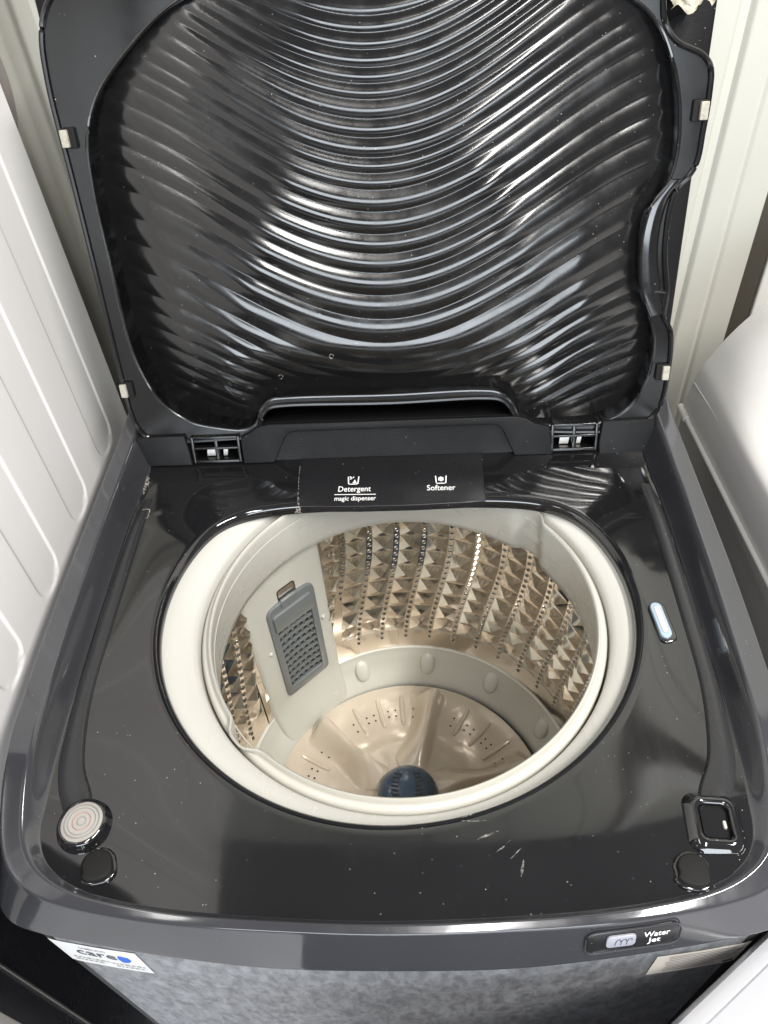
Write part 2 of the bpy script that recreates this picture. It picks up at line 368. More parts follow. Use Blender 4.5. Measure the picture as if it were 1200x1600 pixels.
row(RR['C2']*.9+RR['C3']*.1, z2); row(RR['C3']*.8+RR['C2']*.2, z3+.0008); row(RR['C3'], z3); row(RR['C3']*.9+RR['C5']*.1, z3*.9-.0035); row(RR['C5']*.97+RR['C3']*.03, -.033); row(RR['C5'], -.0345); row(RR['C5']-.001, -.0365); row(RR['C6']-.002, -.0372); row(RR['C6']-.004, -.045)
railB = chaikin(np.stack(rows, 1), 2)
link("top_deck", gridmesh(deckP, cu=True), 'deck', WM, angle=50)
link("top_rim", gridmesh(np.concatenate([railA[:, 3:], railB[:, 1:]], 1), cu=True), 'rim', WM, angle=40)
link("rim_wall", gridmesh(railA[:, :4], cu=True), 'deck', WM, angle=50)

# cabinet and mottled front sheet
nz = [(-.037), -.2, -.5, -.8, FLOOR+.02]
P = np.stack([np.stack([RR['C6']*cs, RR['C6']*sn, np.full(NT, z)], -1) for z in nz], 1)
link("cabinet", gridmesh(P, cu=True), 'cabinet', WM)
def yfront(x): return np.interp(np.abs(x), [p[0] for p in C6h[:8]], [p[1] for p in C6h[:8]])
C6c = catmull(C6h, 12, closed=False)
def yfr(x):
    n = np.argmax(C6c[:, 0] > .2695); return np.interp(np.abs(x), C6c[:n, 0], C6c[:n, 1])
xs = np.linspace(-.236, .236, 80)
P = np.array([[(x, yfr(x)-.0012, z) for z in (-.0395, -.08, -.2, -.5, -.90)] for x in xs])
link("front_panel", gridmesh(P), 'front', WM)
for k in range(4):
    sx, sy = ((-.22, -.19), (.22, -.19), (-.22, .27), (.22, .27))[k]
    lathe("foot", [(0, FLOOR), (.022, FLOOR), (.024, FLOOR+.004), (.022, FLOOR+.024), (0, FLOOR+.024)], 'black', WM, (sx, sy), 20)

# stickers on the front
def front_map(x0, z0, off):
    return lambda u, v: (x0+u, float(yfr(x0+u))-off, z0+v)
def front_sheet(name, xa, xb, za, zb, m, off=.0018, skew=0.0):
    xs = np.linspace(xa, xb, 14)
    P = np.array([[(x, float(yfr(x))-off, z+skew*(x-xa)) for z in (zb, za)] for x in xs])
    return link(name, gridmesh(P, flip=True), m, WM, smooth=False)
st = front_sheet("service_sticker", -.243, -.178, -.059, -.111, 'sticker')
lettering("lettering", "SAMSUNG", .0062, front_map(-.2125, -.068, .0022), 'grey_print', st, .0001, .020)
lettering("lettering", "care", .021, front_map(-.213, -.0785, .0022), 'dark_print', st, .0001, .030)
poly_prism("shield_mark", [(-.195, -.073), (-.188, -.0752), (-.1872, -.082), (-.1905, -.087), (-.195, -.0885), (-.1965, -.081)], 0, .0003, lambda u, v, h: (u, float(yfr(u))-.0021-h, v), 'blue_print', st)
rq = random.Random(9)          # the small print is too fine to read in the photograph: broken grey lines
for xa, xb, zr in ((-.236, -.207, -.0955), (-.236, -.213, -.1015), (-.206, -.181, -.0965), (-.205, -.182, -.1030)):
    x = xa
    while x < xb:
        wq = rq.uniform(.0012, .0042); q_ = front_sheet("print_line", x, min(x+wq, xb), zr+.0013, zr-.0013, 'grey_print', .0021); q_.parent = st; q_.matrix_parent_inverse = Matrix.Identity(4); x += wq+.0011
lb = front_sheet("notice_label", .178, .243, -.066, -.112, 'label')
rl = random.Random(3)
for k in range(9):
    z = -.071-.0042*k; xa = .187+rl.uniform(0, .002); xb = .240-rl.uniform(0, .01)
    if k > 6: xb = .226
    front_sheet("print_line", xa, xb, z+.0007, z-.0009, 'grey_print', .0021).parent = lb
front_sheet("print_mark", .232, .240, -.1035, -.1075, 'dark_print', .0021).parent = lb
for o in lb.children: o.matrix_parent_inverse = Matrix.Identity(4)

# water jet control on the fascia
C3c = catmull(C3h[:9], 12, closed=False); C5c = catmull(C5h[:8], 12, closed=False)
def fasc(x, z, off=0.0):
    v = (.001-z)/.034; ya = np.interp(abs(x), C3c[:, 0], C3c[:, 1])-.0011; yb = np.interp(abs(x), C5c[:, 0], C5c[:, 1])
    return (x, ya*(1-v)+yb*v-off*.95, z+off*.3)
def rrect(x0, x1, y0, y1, r, n=6):
    out = []
    for cx, cy, a in ((x1-r, y1-r, 0), (x0+r, y1-r, 90), (x0+r, y0+r, 180), (x1-r, y0+r, 270)):
        for k in range(n+1):
            t = R(a+90*k/n); out.append((cx+r*math.cos(t), cy+r*math.sin(t)))
    return out
wj = poly_prism("control_plate", rrect(.1235, .181, -.0235, -.0045, .0055), -.002, .0009, lambda u, v, h: fasc(u, v, h), 'drawer', WM, bev=.0006)
ed = rrect(.1225, .182, -.0245, -.0035, .0062)
e_ = tube("plate_edge", [fasc(u, v, .0008) for u, v in ed], .0006, 'rim', WM, closed=True, seg=6); e_.parent = wj; e_.matrix_parent_inverse = Matrix.Identity(4)
bt = poly_prism("button", rrect(.135, .1535, -.0180, -.0070, .003), .0009, .0024, lambda u, v, h: fasc(u, v, h), 'button', wj, bev=.0006)
for k in range(3):
    x = .1405+.0036*k
    pts = [(x, -.0155), (x+.0004, -.012), (x+.0012, -.0102), (x+.0026, -.0098), (x+.0034, -.0108), (x+.0028, -.0118)]
    tube("jet_symbol", [fasc(u, v, .0025) for u, v in catmull(pts, 4, False)], .00028, 'dark_print', bt, seg=5)
lettering("lettering", "Water", .0075, lambda u, v: fasc(.1668+u, -.0108+v, .0012), 'white', wj, .0001, .0165)
lettering("lettering", "Jet", .0070, lambda u, v: fasc(.1660+u, -.0172+v, .0012), 'white', wj, .0001, .0082)

# ------------------------------------------------------------------ dispenser drawer with printing
dl = [(-.0895, .1185), (-.07, .1175), (-.03, .1160), (.02, .1158), (.06, .1168), (.0885, .1180), (.0895, .186), (-.0945, .186)]
dr = poly_prism("dispenser_drawer", dl, -.007, .0007, lambda u, v, h: (u, v, h), 'drawer', WM, bev=.0006)
def dmap(x0, y0, rot=-.02): return lambda u, v: (x0+u*math.cos(rot)-v*math.sin(rot), y0+u*math.sin(rot)+v*math.cos(rot), .0012)
lettering("lettering", "Detergent", .0105, dmap(-.0372, .1392), 'white', dr, .00007, .0318)
lettering("lettering", "magic dispenser", .0085, dmap(-.0360, .1262), 'white', dr, .00005, .0400)
lettering("lettering", "Softener", .0105, dmap(.0470, .1372), 'white', dr, .00005, .0275)
def strip2(name, pts, wdt, z, m, parent):
    P = np.array(pts, float); V = []
    for i in range(len(P)):
        t = P[min(i+1, len(P)-1)]-P[max(i-1, 0)]; t /= np.linalg.norm(t); n = np.array([-t[1], t[0]])
        ww = wdt[i] if hasattr(wdt, '__len__') else wdt
        zz_ = z+(dz(*P[i]) if z < .001 else 0); V += [(*(P[i]+n*ww/2), zz_), (*(P[i]-n*ww/2), zz_)]
    F = [(2*i, 2*i+1, 2*i+3, 2*i+2) for i in range(len(P)-1)]
    return link(name, fixn(py(V, F)), m, parent, smooth=False)
strip2("divider_line", [(-.0563, .1324), (-.0160, .1312)], .0009, .0012, 'white', dr)
def tub_icon(cx, cy, snow):
    o = strip2("tub_symbol", [(cx-.0052, cy+.0055), (cx-.0046, cy-.0045), (cx-.0036, cy-.0052), (cx+.0036, cy-.0052), (cx+.0046, cy-.0045), (cx+.0052, cy+.0055)], .0011, .0012, 'white', dr)
    if snow:
        pts = [(cx+.0030*math.cos(R(a)), cy+.0008+.0032*math.sin(R(a))) for a in range(0, 360, 30)]
        poly_prism("flower_symbol", [(cx+(.0032 if k % 2 else .0023)*math.cos(R(30*k)), cy+.0010+(.0036 if k % 2 else .0026)*math.sin(R(30*k))) for k in range(12)], 0, .0002, lambda u, v, h: (u, v, .0010+h), 'white', o)
    else:
        for pr in ([(cx-.0038, cy+.0058), (cx-.0012, cy+.0030), (cx+.0004, cy+.0052)], [(cx-.0035, cy+.0018), (cx-.0008, cy+.0034)]):
            strip2("powder_symbol", pr, .0012, .0012, 'white', o)
        poly_prism("heap_symbol", [(cx-.0008, cy-.0038), (cx+.0034, cy-.0038), (cx+.0014, cy+.0012)], 0, .0002, lambda u, v, h: (u, v, .0010+h), 'white', o)
tub_icon(-.0386, .1515, False); tub_icon(.0474, .1488, True)

# soap residue in the joint left of the drawer and by the hinge
def crust(name, pts, wdt, parent, seed, z0=.0003, h=.0007):
    rg = random.Random(seed); P = catmull([(*p, 0) for p in pts], 7, False)[:, :2]; V = []; F = []
    for i in range(len(P)):
        t = P[min(i+1, len(P)-1)]-P[max(i-1, 0)]; t /= np.linalg.norm(t)+1e-9; n = np.array([-t[1], t[0]])
        ww = np.interp(i/(len(P)-1), np.linspace(0, 1, len(wdt)), wdt)
        for k, s in enumerate((-1, -.4, .3, 1)):
            q = P[i]+n*ww/2*s*rg.uniform(.55, 1.3)
            V.append((q[0], q[1], dz(q[0], q[1])+z0+(h*rg.uniform(.2, 1.0) if 0 < k < 3 else -.0004)))
    return link(name, fixn(py(V, grid_faces(len(P), 4))), 'residue', parent)
crust("soap_residue", [(-.0940, .176), (-.0936, .160), (-.0925, .140), (-.0905, .120), (-.0895, .110)], (.0006, .0008, .0012, .0028, .007), WM, 4)
crust("soap_residue", [(-.252, .172), (-.249, .164), (-.248, .154), (-.247, .14)], (.004, .006, .005, .001), WM, 5, .001, .001)
crust("soap_residue", [(-.252, .160), (-.2475, .155), (-.243, .151)], (.002, .004, .001), WM, 8, .001, .001)
for k, (a, b, wd) in enumerate((((.049, -.1857), (.0684, -.1855), .0012), ((.0589, -.1982), (.0751, -.192), .0016), ((.0709, -.207), (.0813, -.1988), .0010), ((.0788, -.2119), (.0879, -.2038), .0008), ((.0856, -.2219), (.0885, -.211), .0018), ((.0491, -.1836), (.0579, -.181), .0008))):
    t = np.linspace(0, 1, 6); rg = random.Random(k)
    strip2("scuff_mark", [(a[0]+(b[0]-a[0])*q, a[1]+(b[1]-a[1])*q+rg.uniform(-.0003, .0003)) for q in t], [wd*z for z in (.1, .7, 1, .8, .6, .1)], .0004, 'scuff', WM)

# ------------------------------------------------------------------ tub cover, balance ring, drum
RC = (.008, .004)
TUB = lathe("tub_collar", [(.222, -.0095), (.205, -.0095), (.197, -.010), (.188, -.0125), (.181, -.0165), (.1782, -.0185), (.1768, -.0215), (.1763, -.030), (.1750, -.034), (.1735, -.0345)], 'collar', WM, RC, 192)
# balance ring with its smooth catches at three places of the inner lip
def ring_r(th):
    r = np.zeros_like(th)
    for c in (-137, 43, 163-20):
        d = (np.degrees(th)-c+180) % 360-180
        if c in (-137, 43): r += .0085*np.exp(-(d/5.2)**4)
    d = (np.degrees(th)+90+180) % 360-180
    return r
prof = [(.1745, -.060), (.1745, -.0260), (.1728, -.0235), (.1712, -.0225), (.1695, -.0222), (.1684, -.0205), (.1676, -.0170), (.1664, -.0158), (.1652, -.0170), (.1650, -.0200), (.1656, -.030), (.1665, -.045), (.1680, -.060), (.1700, -.078), (.1712, -.086), (.1740, -.0885), (.1850, -.0890), (.197, -.088)]
thr = np.linspace(0, 2*math.pi, 256, endpoint=False)
pr = np.array(prof); add = ring_r(thr)
wgt = np.array([0, 0, .1, .3, .5, .8, 1, 1, 1, 1, 1, 1, 1, 1, 1, .8, 0, 0])
rr = pr[None, :, 0]+add[:, None]*wgt[None]
P = np.stack([RC[0]+np.cos(thr)[:, None]*rr, RC[1]+np.sin(thr)[:, None]*rr, np.repeat(pr[None, :, 1], 256, 0)], -1)
link("balance_ring", fixn(gridmesh(P, cu=True)), 'ring', WM, angle=60)
tube("joint_grime", [(RC[0]+.1752*math.cos(t), RC[1]+.1752*math.sin(t), -.0325) for t in np.linspace(0, 2*math.pi, 120, endpoint=False)], .0009, 'grime', TUB, True, 6)
# faint moulding line on the ring's inner wall
tube("ring_seam", [(RC[0]+.1656*math.cos(t)+.0003*math.cos(t), RC[1]+.1656*math.sin(t)+.0003*math.sin(t), -.034) for t in np.radians(np.linspace(60, 240, 90))], .0006, 'ring', WM, seg=6)

DC = (.004, .001); DR = .196
# embossed steel wall: hole strips every 9.23 degrees swing in an S, pyramids between
COLS = 39; PITCHD = 360/COLS; Z0, Z1 = -.085, -.366
def swing(z):  # degrees
    t = np.clip((-.115-z)/.23, 0, 1); return 8.8*(t*t*(3-2*t))
cell_a, cell_z = [], []
V = []; F = []
FA0, FA1 = 119.0, 152.0      # sector of the filter column
ROWZ = [-.104-.0262*k for k in range(9)]
def dp(deg, z, r):
    a = R(deg); return (DC[0]+r*math.cos(a), DC[1]+r*math.sin(a), z)
SW = 1.05                    # half width of the plain strip, degrees
zz = [Z0, -.095] + ROWZ + [-.326, -.345, Z1]
for c in range(COLS):
    base = 110.2-PITCHD*c
    nA = PITCHD
    # plain strip of the holes
    for i in range(len(zz)-1):
        za, zb = zz[i], zz[i+1]
        ns = 3
        for k in range(ns):
            z_a = za+(zb-za)*k/ns; z_b = za+(zb-za)*(k+1)/ns
            b = len(V); sa, sb = base+swing(z_a), base+swing(z_b)
            V += [dp(sa-SW, z_a, DR), dp(sa+SW, z_a, DR), dp(sb+SW, z_b, DR), dp(sb-SW, z_b, DR)]; F.append((b, b+1, b+2, b+3))
    # pyramids in the cells towards the next strip (decreasing angle)
    for i in range(len(zz)-1):
        za, zb = zz[i], zz[i+1]; sa, sb = base+swing(za), base+swing(zb); zm = (za+zb)/2; sm = (sa+sb)/2
        emb = za in ROWZ and zb in ROWZ
        amp = .0068 if emb else 0.0
        if emb and zb < -.30: amp = .0045
        b = len(V)
        q = [dp(sa-SW, za, DR), dp(sa-nA+SW, za, DR), dp(sb-nA+SW, zb, DR), dp(sb-SW, zb, DR)]
        mid = dp(sm-nA/2, zm, DR-amp); V += q+[mid]
        if emb:
            F += [(b+1, b, b+4), (b+2, b+1, b+4), (b+3, b+2, b+4), (b, b+3, b+4)]
        else:
            ns = 3
            prev = None
            for k in range(ns+1):
                z = za+(zb-za)*k/ns; s = base+swing(z); kk = len(V); V += [dp(s-SW, z, DR), dp(s-nA/2, z, DR), dp(s-nA+SW, z, DR)]
                if prev is not None: F += [(prev, kk, kk+1, prev+1), (prev+1, kk+1, kk+2, prev+2)]
                prev = kk
me = py(V, F)
bm = bmesh.new(); bm.from_mesh(me); bmesh.ops.remove_doubles(bm, verts=bm.verts, dist=2e-5)
# cut out the sector of the filter column
def sector(co):
    a = math.degrees(math.atan2(co[1]-DC[1], co[0]-DC[0])); return FA0+1.0 < a < FA1-1.0
bmesh.ops.delete(bm, geom=[f for f in bm.faces if sector(f.calc_center_median())], context='FACES')
for f in bm.faces:
    c = f.calc_center_median()
    if f.normal.dot(Vector((c[0]-DC[0], c[1]-DC[1], 0))) > 0: f.normal_flip()
bmesh.ops.subdivide_edges(bm, edges=bm.edges[:], cuts=2, use_grid_fill=True)
inn_ = [v for v in bm.verts if not v.is_boundary]
for _ in range(2): bmesh.ops.smooth_vert(bm, verts=inn_, factor=0.22, use_axis_x=True, use_axis_y=True, use_axis_z=True)
bm.to_mesh(me); bm.free()
DRUM = link("steel_drum", me, 'steel', WM, smooth=True, angle=20)
# plain steel edge strips left and right of the filter column
def wall_patch(name, a0, a1, z0, z1, r, m, parent, n=14, nz=6):
    P = np.array([[dp(a, z, r) for z in np.linspace(z0, z1, nz)] for a in np.linspace(a0, a1, n)])
    return link(name, gridmesh(P), m, parent)
wall_patch("plain_strip", FA0+2.5, FA0-4.6, -.087, -.366, DR-.0012, 'steel', DRUM)
wall_patch("plain_strip", FA1+3.0, FA1-2.0, -.087, -.366, DR-.0012, 'steel', DRUM)
# drain holes: dark pits with a bright drawn lip, too small to pick apart
V = []; F = []; MI = []
for c in range(COLS):
    base = 110.2-PITCHD*c
    for k in range(23):
        z = -.1-.0104*k; a = base+swing(z); aa = a % 360
        if FA0-1.5 < aa < FA1+4: continue
        ca, sa = math.cos(R(a)), math.sin(R(a)); tx, ty = -sa, ca
        def ringv(rad, rd):
            return [(DC[0]+rd*ca+tx*rad*math.cos(t), DC[1]+rd*sa+ty*rad*math.cos(t), z+rad*math.sin(t)) for t in np.linspace(0, 2*math.pi, 8, endpoint=False)]
        b = len(V); V += ringv(.0029, DR-.0003)+ringv(.0022, DR-.0011)+ringv(.0016, DR-.0004)
        for ri in range(2):
            for q in range(8): F.append((b+ri*8+q, b+ri*8+(q+1) % 8, b+(ri+1)*8+(q+1) % 8, b+(ri+1)*8+q)); MI.append(0)
        F.append(tuple(b+16+q for q in range(8))); MI.append(1)
me = py(V, F); fixn(me) if False else None
o = link("drain_holes", me, ['steel', 'hole'], DRUM, smooth=False); me.polygons.foreach_set("material_index", MI); o['kind'] = 'stuff'
o['label'] = "rows of small round drain holes in the steel drum"

# base ring under the steel with its round lugs
bp = [(.1975, -.352), (.1940, -.354), (.1930, -.362), (.1915, -.366), (.1895, -.375), (.186, -.386), (.1815, -.3935), (.1775, -.4005), (.1745, -.4065), (.1725, -.412), (.1722, -.420)]
BASE = lathe("base_ring", bp, 'ringgrey', WM, DC, 192)
for k in range(13):
    a = 110.4-27.69*k
    if -200 > a: pass
    aa = a % 360
    if FA0 < aa < FA1: continue
    bm = bmesh.new(); bmesh.ops.create_icosphere(bm, subdivisions=3, radius=1.0)
    ca, sa = math.cos(R(a)), math.sin(R(a))
    for vtx in bm.verts:
        c = vtx.co; u = c.x*.0098; n_ = c.y*.0066; l_ = (abs(c.z)**.8)*math.copysign(1, c.z)*.0175
        r0 = .1865-l_*.42-n_*.86; vtx.co = Vector((DC[0]+r0*ca-u*sa, DC[1]+r0*sa+u*ca, -.3795-l_*.88+n_*.45))
    me = bpy.data.meshes.new("lug"); bm.to_mesh(me); bm.free()
    link("lug", fixn(me), 'ringgrey', BASE, angle=None)

# filter column
FC = []
sec = [(FA0-.2, .1985), (FA0, .1935), (FA0+.8, .1905), (FA0+2.2, .1893), (FA0+6, .1885), (135.5, .1880), (FA1-6, .1885), (FA1-2.2, .1893), (FA1-.8, .1905), (FA1, .1935), (FA1+.2, .1985)]
secs = catmull([(a, r*1000, 0) for a, r in sec], 6, False)
zs = [-.086, -.10, -.15, -.2, -.25, -.3, -.335, -.348, -.358, -.368, -.380, -.392, -.402, -.411]
P = np.array([[dp(a, z, (r/1000)-(.0105*float(smooth01(-.335, -.400, z)))-(.0075*float(smooth01(-.372, -.412, z)))*min(1, max(0, 1-abs(a-135.5)/17.5))**.3) for z in zs] for a, r, _ in secs])
COLM = link("filter_column", fixn(gridmesh(P)), 'ringgrey', WM, angle=60)
for a, z in ((146.6, -.229), (122.3, -.233)):
    bm = bmesh.new(); bmesh.ops.create_icosphere(bm, subdivisions=2, radius=.0032); bmesh.ops.translate(bm, verts=bm.verts, vec=dp(a, z, .1885))
    me = bpy.data.meshes.new("rivet"); bm.to_mesh(me); bm.free(); link("rivet", me, 'collar', COLM, angle=None)
def fmap(u, v, h):      # u degrees, v height, h towards the axis
    return dp(u, v, .1880-h)
# dark pocket and finger notch behind the lint filter
kf = 1/(R(1)*.188)      # metres to degrees
def FL(pts): return [(134.3+u*kf, v) for u, v in pts]
outl = FL(rrect(-.0335, .0335, -.334, -.158, .010))
LF = poly_prism("lint_filter", outl, -.002, .0032, fmap, 'filter', COLM, bev=.001, holes=(FL(rrect(-.0255, .0255, -.318, -.200, .003)),))
LF_P = COLM
def inner_plate():
    lip = poly_prism("filter_lip", FL(rrect(-.0285, .0285, -.199, -.170, .004)), .003, .0062, fmap, 'filter', LF, bev=.0015)
    return lip
inner_plate()
poly_prism("finger_notch", FL(rrect(-.011, .011, -.160, -.142, .003)), .0005, .0008, fmap, 'steel', COLM)
poly_prism("notch_edge", FL(rrect(-.0125, .0125, -.161, -.1405, .004)), .0002, .0006, fmap, 'hole', COLM)
poly_prism("latch_tab", FL(rrect(-.013, .013, -.166, -.155, .004)), .0028, .0058, fmap, 'filter', LF, bev=.001)
wall_patch("filter_backing", 134.3-.0257*kf, 134.3+.0257*kf, -.319, -.199, .1872, 'hole', LF, 8, 4)
# honeycomb guard: one sheet with oval openings in staggered rows
V = []; F = []
nr, nc = 10, 6; cw = .051/nc; ch = .118/nr
for r_ in range(nr):
    for c_ in range(nc+1):
        cx = -.0255+cw*(c_+.5)-(cw/2 if r_ % 2 else 0); cy = -.200-ch*(r_+.5)
        x0 = max(cx-cw/2, -.0255); x1 = min(cx+cw/2, .0255)
        if x1-x0 < .001: continue
        full = x1-x0 > cw*.9; n = 12
        hx = (x1-x0)*.37; hy = ch*.36; mx = (x0+x1)/2
        sq = []; ov = []
        for k in range(n):
            t = 2*math.pi*(k+.5)/n; ct, st_ = math.cos(t), math.sin(t); s = 1/max(abs(ct), abs(st_))
            sq.append((mx+(x1-x0)/2*ct*s, cy+ch/2*st_*s)); ov.append((mx+hx*ct, cy+hy*st_))
        b = len(V)
        V += [fmap(134.3+u*kf, v, .0016) for u, v in sq]+[fmap(134.3+u*kf, v, .0028) for u, v in ov]+[fmap(134.3+u*kf, v, -.0005) for u, v in ov]
        for k in range(n):
            k2 = (k+1) % n; F += [(b+k, b+k2, b+n+k2, b+n+k), (b+n+k, b+n+k2, b+2*n+k2, b+2*n+k)]
link("filter_grid", fixn(py(V, F)), 'filter', LF, angle=50)

# pulsator: dished disc, six vanes, ribs, holes and the navy cap
def pz(r, th):
    z = -.4145+.004*smooth01(.10, .168, r)
    z = z+.034*(1-smooth01(.022, .120, r))**1.6
    d = (np.degrees(th)-76+30) % 60-30              # degrees from nearest vane
    arc = np.radians(d)*r
    hw = .010+.008*(1-smooth01(.03, .14, r))+.006*smooth01(.10, .155, r)
    h = .033*smooth01(.025, .08, r)*(1-smooth01(.150, .164, r))
    side = np.where(arc > 0, 1-smooth01(0, 2.1, arc/hw), 1-smooth01(.15, .85, -arc/hw))
    return z+h*side
rs = np.concatenate([np.linspace(.0, .03, 4), np.linspace(.034, .1705, 60)]); ths = np.radians(np.linspace(0, 360, 360, endpoint=False))
Rg, Tg = np.meshgrid(rs, ths); Z = pz(Rg, Tg)
P = np.stack([Rg*np.cos(Tg), Rg*np.sin(Tg), Z], -1)
PU = link("pulsator", fixn(gridmesh(P, cu=True)), 'puls', WM, angle=70)
for g in range(6):
    for k in (-12.6, 0, 12.6):
        a = R(106-60*g+k)
        rl_ = np.linspace(.113, .155, 9)
        Pth = [(r*math.cos(a), r*math.sin(a), float(pz(np.array(r), np.array(a)))+.0004) for r in rl_]
        tube("rib", Pth, [.0018, .0030, .0033, .0034, .0034, .0034, .0033, .0030, .0018], 'puls', PU, seg=8)
V = []; F = []
for g in range(6):
    for k in (-19, -8.6, -4.2, 4.2, 8.6, 17):
        for r in (.123 if abs(k) > 10 else .1265, .1345):
            a = R(106-60*g+k); z = float(pz(np.array(r), np.array(a)))+.0007; b = len(V)
            V += [(r*math.cos(a)+.0014*math.cos(t), r*math.sin(a)+.0014*math.sin(t), z) for t in np.linspace(0, 2*math.pi, 8, endpoint=False)]
            F.append(tuple(range(b, b+8)))
o = link("pulsator_holes", py(V, F), 'hole', PU, smooth=False); o['kind'] = 'stuff'
cap = lathe("centre_cap", [(.0365, -.390), (.0365, -.376), (.0355, -.371), (.032, -.3655), (.027, -.361), (.020, -.3578), (.011, -.356), (0, -.3555)], 'navy', PU, (0, 0), 64)
def cap_z(r): return np.interp(r, [0, .011, .020, .027, .032, .0355], [-.3555, -.356, -.3578, -.361, -.3655, -.371])
for sg in (-1, 1):
    for k in range(6):
        y = .018-.0052*k; xm = sg*(.0085+.0105*math.cos((y-.0)/.03*1.3)-.0045)
        hw = .0042; q = []
        for dx, dy in ((-hw, -.0014), (hw, -.0014), (hw, .0014), (-hw, .0014)):
            x_, y_ = xm+dx, y+dy+dx*sg*.25; q.append((x_, y_, float(cap_z(math.hypot(x_, y_)))+.0005))
        link("cap_slot", py(q, [(0, 1, 2, 3)]), 'hole', cap, smooth=False)

# inside of the outer tub, seen as a dark gap
lathe("outer_tub", [(.215, -.03), (.215, -.43), (.0, -.435)], 'greyside', WM, (0, 0), 64)

# ------------------------------------------------------------------ deck fittings
# bubble level, tilted in a black cup
LVM = Matrix.Translation((-.2105, -.1875, .000+dz(-.2105, -.1875))) @ Matrix.Rotation(R(-3), 4, 'X')
def lathe_m(name, prof, m, parent, M4, n=48):
    o = lathe(name, prof, m, None, (0, 0), n); o.data.transform(M4)
    if parent is not None:
        o.parent = parent
        if parent.type == 'EMPTY': o.matrix_parent_inverse = PINV[parent.name]
    return o
LV = lathe_m("spirit_level", [(.0205, -.004), (.0188, .0002), (.0178, .0022), (.0172, .0048), (.0166, .0060), (.0155, .0066), (.0146, .0064), (.0142, .0056)], 'deck', WM, LVM)
lathe_m("level_vial", [(.0144, .002), (.0142, .0058), (.0134, .0062), (.009, .0064), (0, .0065)], 'vial', LV, LVM)
def circle_tube(name, r, z, tr, m, parent, M4):
    o = tube(name, [(r*math.cos(t), r*math.sin(t), z) for t in np.linspace(0, 2*math.pi, 40, endpoint=False)], tr, m, None, True, 6); o.data.transform(M4); o.parent = parent; return o
circle_tube("vial_ring", .0118, .0063, .0005, 'padframe', LV, LVM); circle_tube("level_mark", .0062, .0066, .00035, 'redline', LV, LVM); circle_tube("level_bubble", .0030, .0066, .0003, 'padframe', LV, LVM)
circle_tube("vial_ring", .0095, .0065, .0003, 'padframe', LV, LVM)
# raised seal strips along both sides, widening to a teardrop at the front
for sg in (-1, 1):
    path = catmull([(.2410, .135, .0042), (.2415, .10, .0052), (.2420, .04, .0055), (.2415, -.03, .0055), (.2405, -.08, .0056), (.2375, -.115, .0068), (.2325, -.145, .0090), (.2250, -.163, .0110), (.2180, -.178, .0100)], 10, False)
    Ps = []
    for k, (x, y, hw_) in enumerate(path):
        q_ = k/(len(path)-1); e_h = .0019*min(1, q_*8)
        sec_ = [(-hw_-.0012, -.0006), (-hw_, e_h*.55), (-hw_+.0012, e_h), (0, e_h*.9), (hw_-.0012, e_h), (hw_, e_h*.55), (hw_+.0012, -.0006)]
        Ps.append([(sg*min(x+u, .2475), y, z+dz(sg*min(x, .2475), y)) for u, z in sec_])
    link("seal_strip", fixn(gridmesh(np.array(Ps))), 'strip', WM, angle=60)
# rubber lid stops with their cups
def stop(cx, cy, rot):
    M4 = Matrix.Translation((cx, cy, dz(cx, cy)-.001)) @ Matrix.Rotation(R(rot), 4, 'Z')
    lp = catmull([(.0098*math.cos(R(a))*(1.0), .0092*math.sin(R(a)), 0) for a in (0, 30, 60, 90, 120, 150, 180, 205)]+[(-.0095, -.0075, 0), (-.005, -.0105, 0), (.005, -.0105, 0), (.0095, -.0075, 0)], 4)[:, :2]
    f = lambda u, v, h: tuple(M4 @ Vector((u, v, h)))
    c = poly_prism("stop_seat", [(u*1.22, v*1.22) for u, v in lp], -.002, .0032, f, 'deck', WM, bev=.0018)
    poly_prism("rubber_stop", lp, .003, .0058, f, 'black', c, bev=.0016)
stop(-.1935, -.2135, 12); stop(.194, -.2185, -10)
# lid lock socket: a raised rounded collar with a hole
LKM = Matrix.Translation((.2155, -.1895, 0)) @ Matrix.Rotation(R(-4), 4, 'Z')
def rr_loop(hx, hy, r): return rrect(-hx, hx, -hy, hy, r, 7)
lay = [(.0215, .0232, .011, -.003), (.0196, .0212, .010, .0012), (.0168, .0184, .008, .0048), (.0136, .0154, .006, .0076), (.0114, .0134, .005, .0080), (.0099, .0119, .0042, .0072), (.0090, .0110, .004, .004), (.0088, .0108, .004, -.018)]
P = np.array([[tuple(LKM @ Vector((u, v, z))) for u, v in rr_loop(hx, hy, r)] for hx, hy, r, z in lay])
LK = link("lid_lock", fixn(gridmesh(P, cv=True)), 'deck', WM, angle=60)
P = np.array([[tuple(LKM @ Vector((u, v, z))) for u, v in rr_loop(.0086, .0106, .0038)] for z in (.0055, -.0175)])
link("lock_well", fixn(gridmesh(P, cv=True)), 'black', LK)
box("lock_floor", (.2155, -.1895, -.016), (.019, .023, .004), 'hole', LK, .001)
box("lock_pin", (.2215, -.191, .001), (.0022, .0052, .008), 'ring', LK, .0008)
box("lock_lever", (.2125, -.1885, -.008), (.008, .005, .005), 'black', LK, .0008)
box("lock_lever", (.2115, -.1955, -.010), (.004, .010, .004), 'black', LK, .0008)
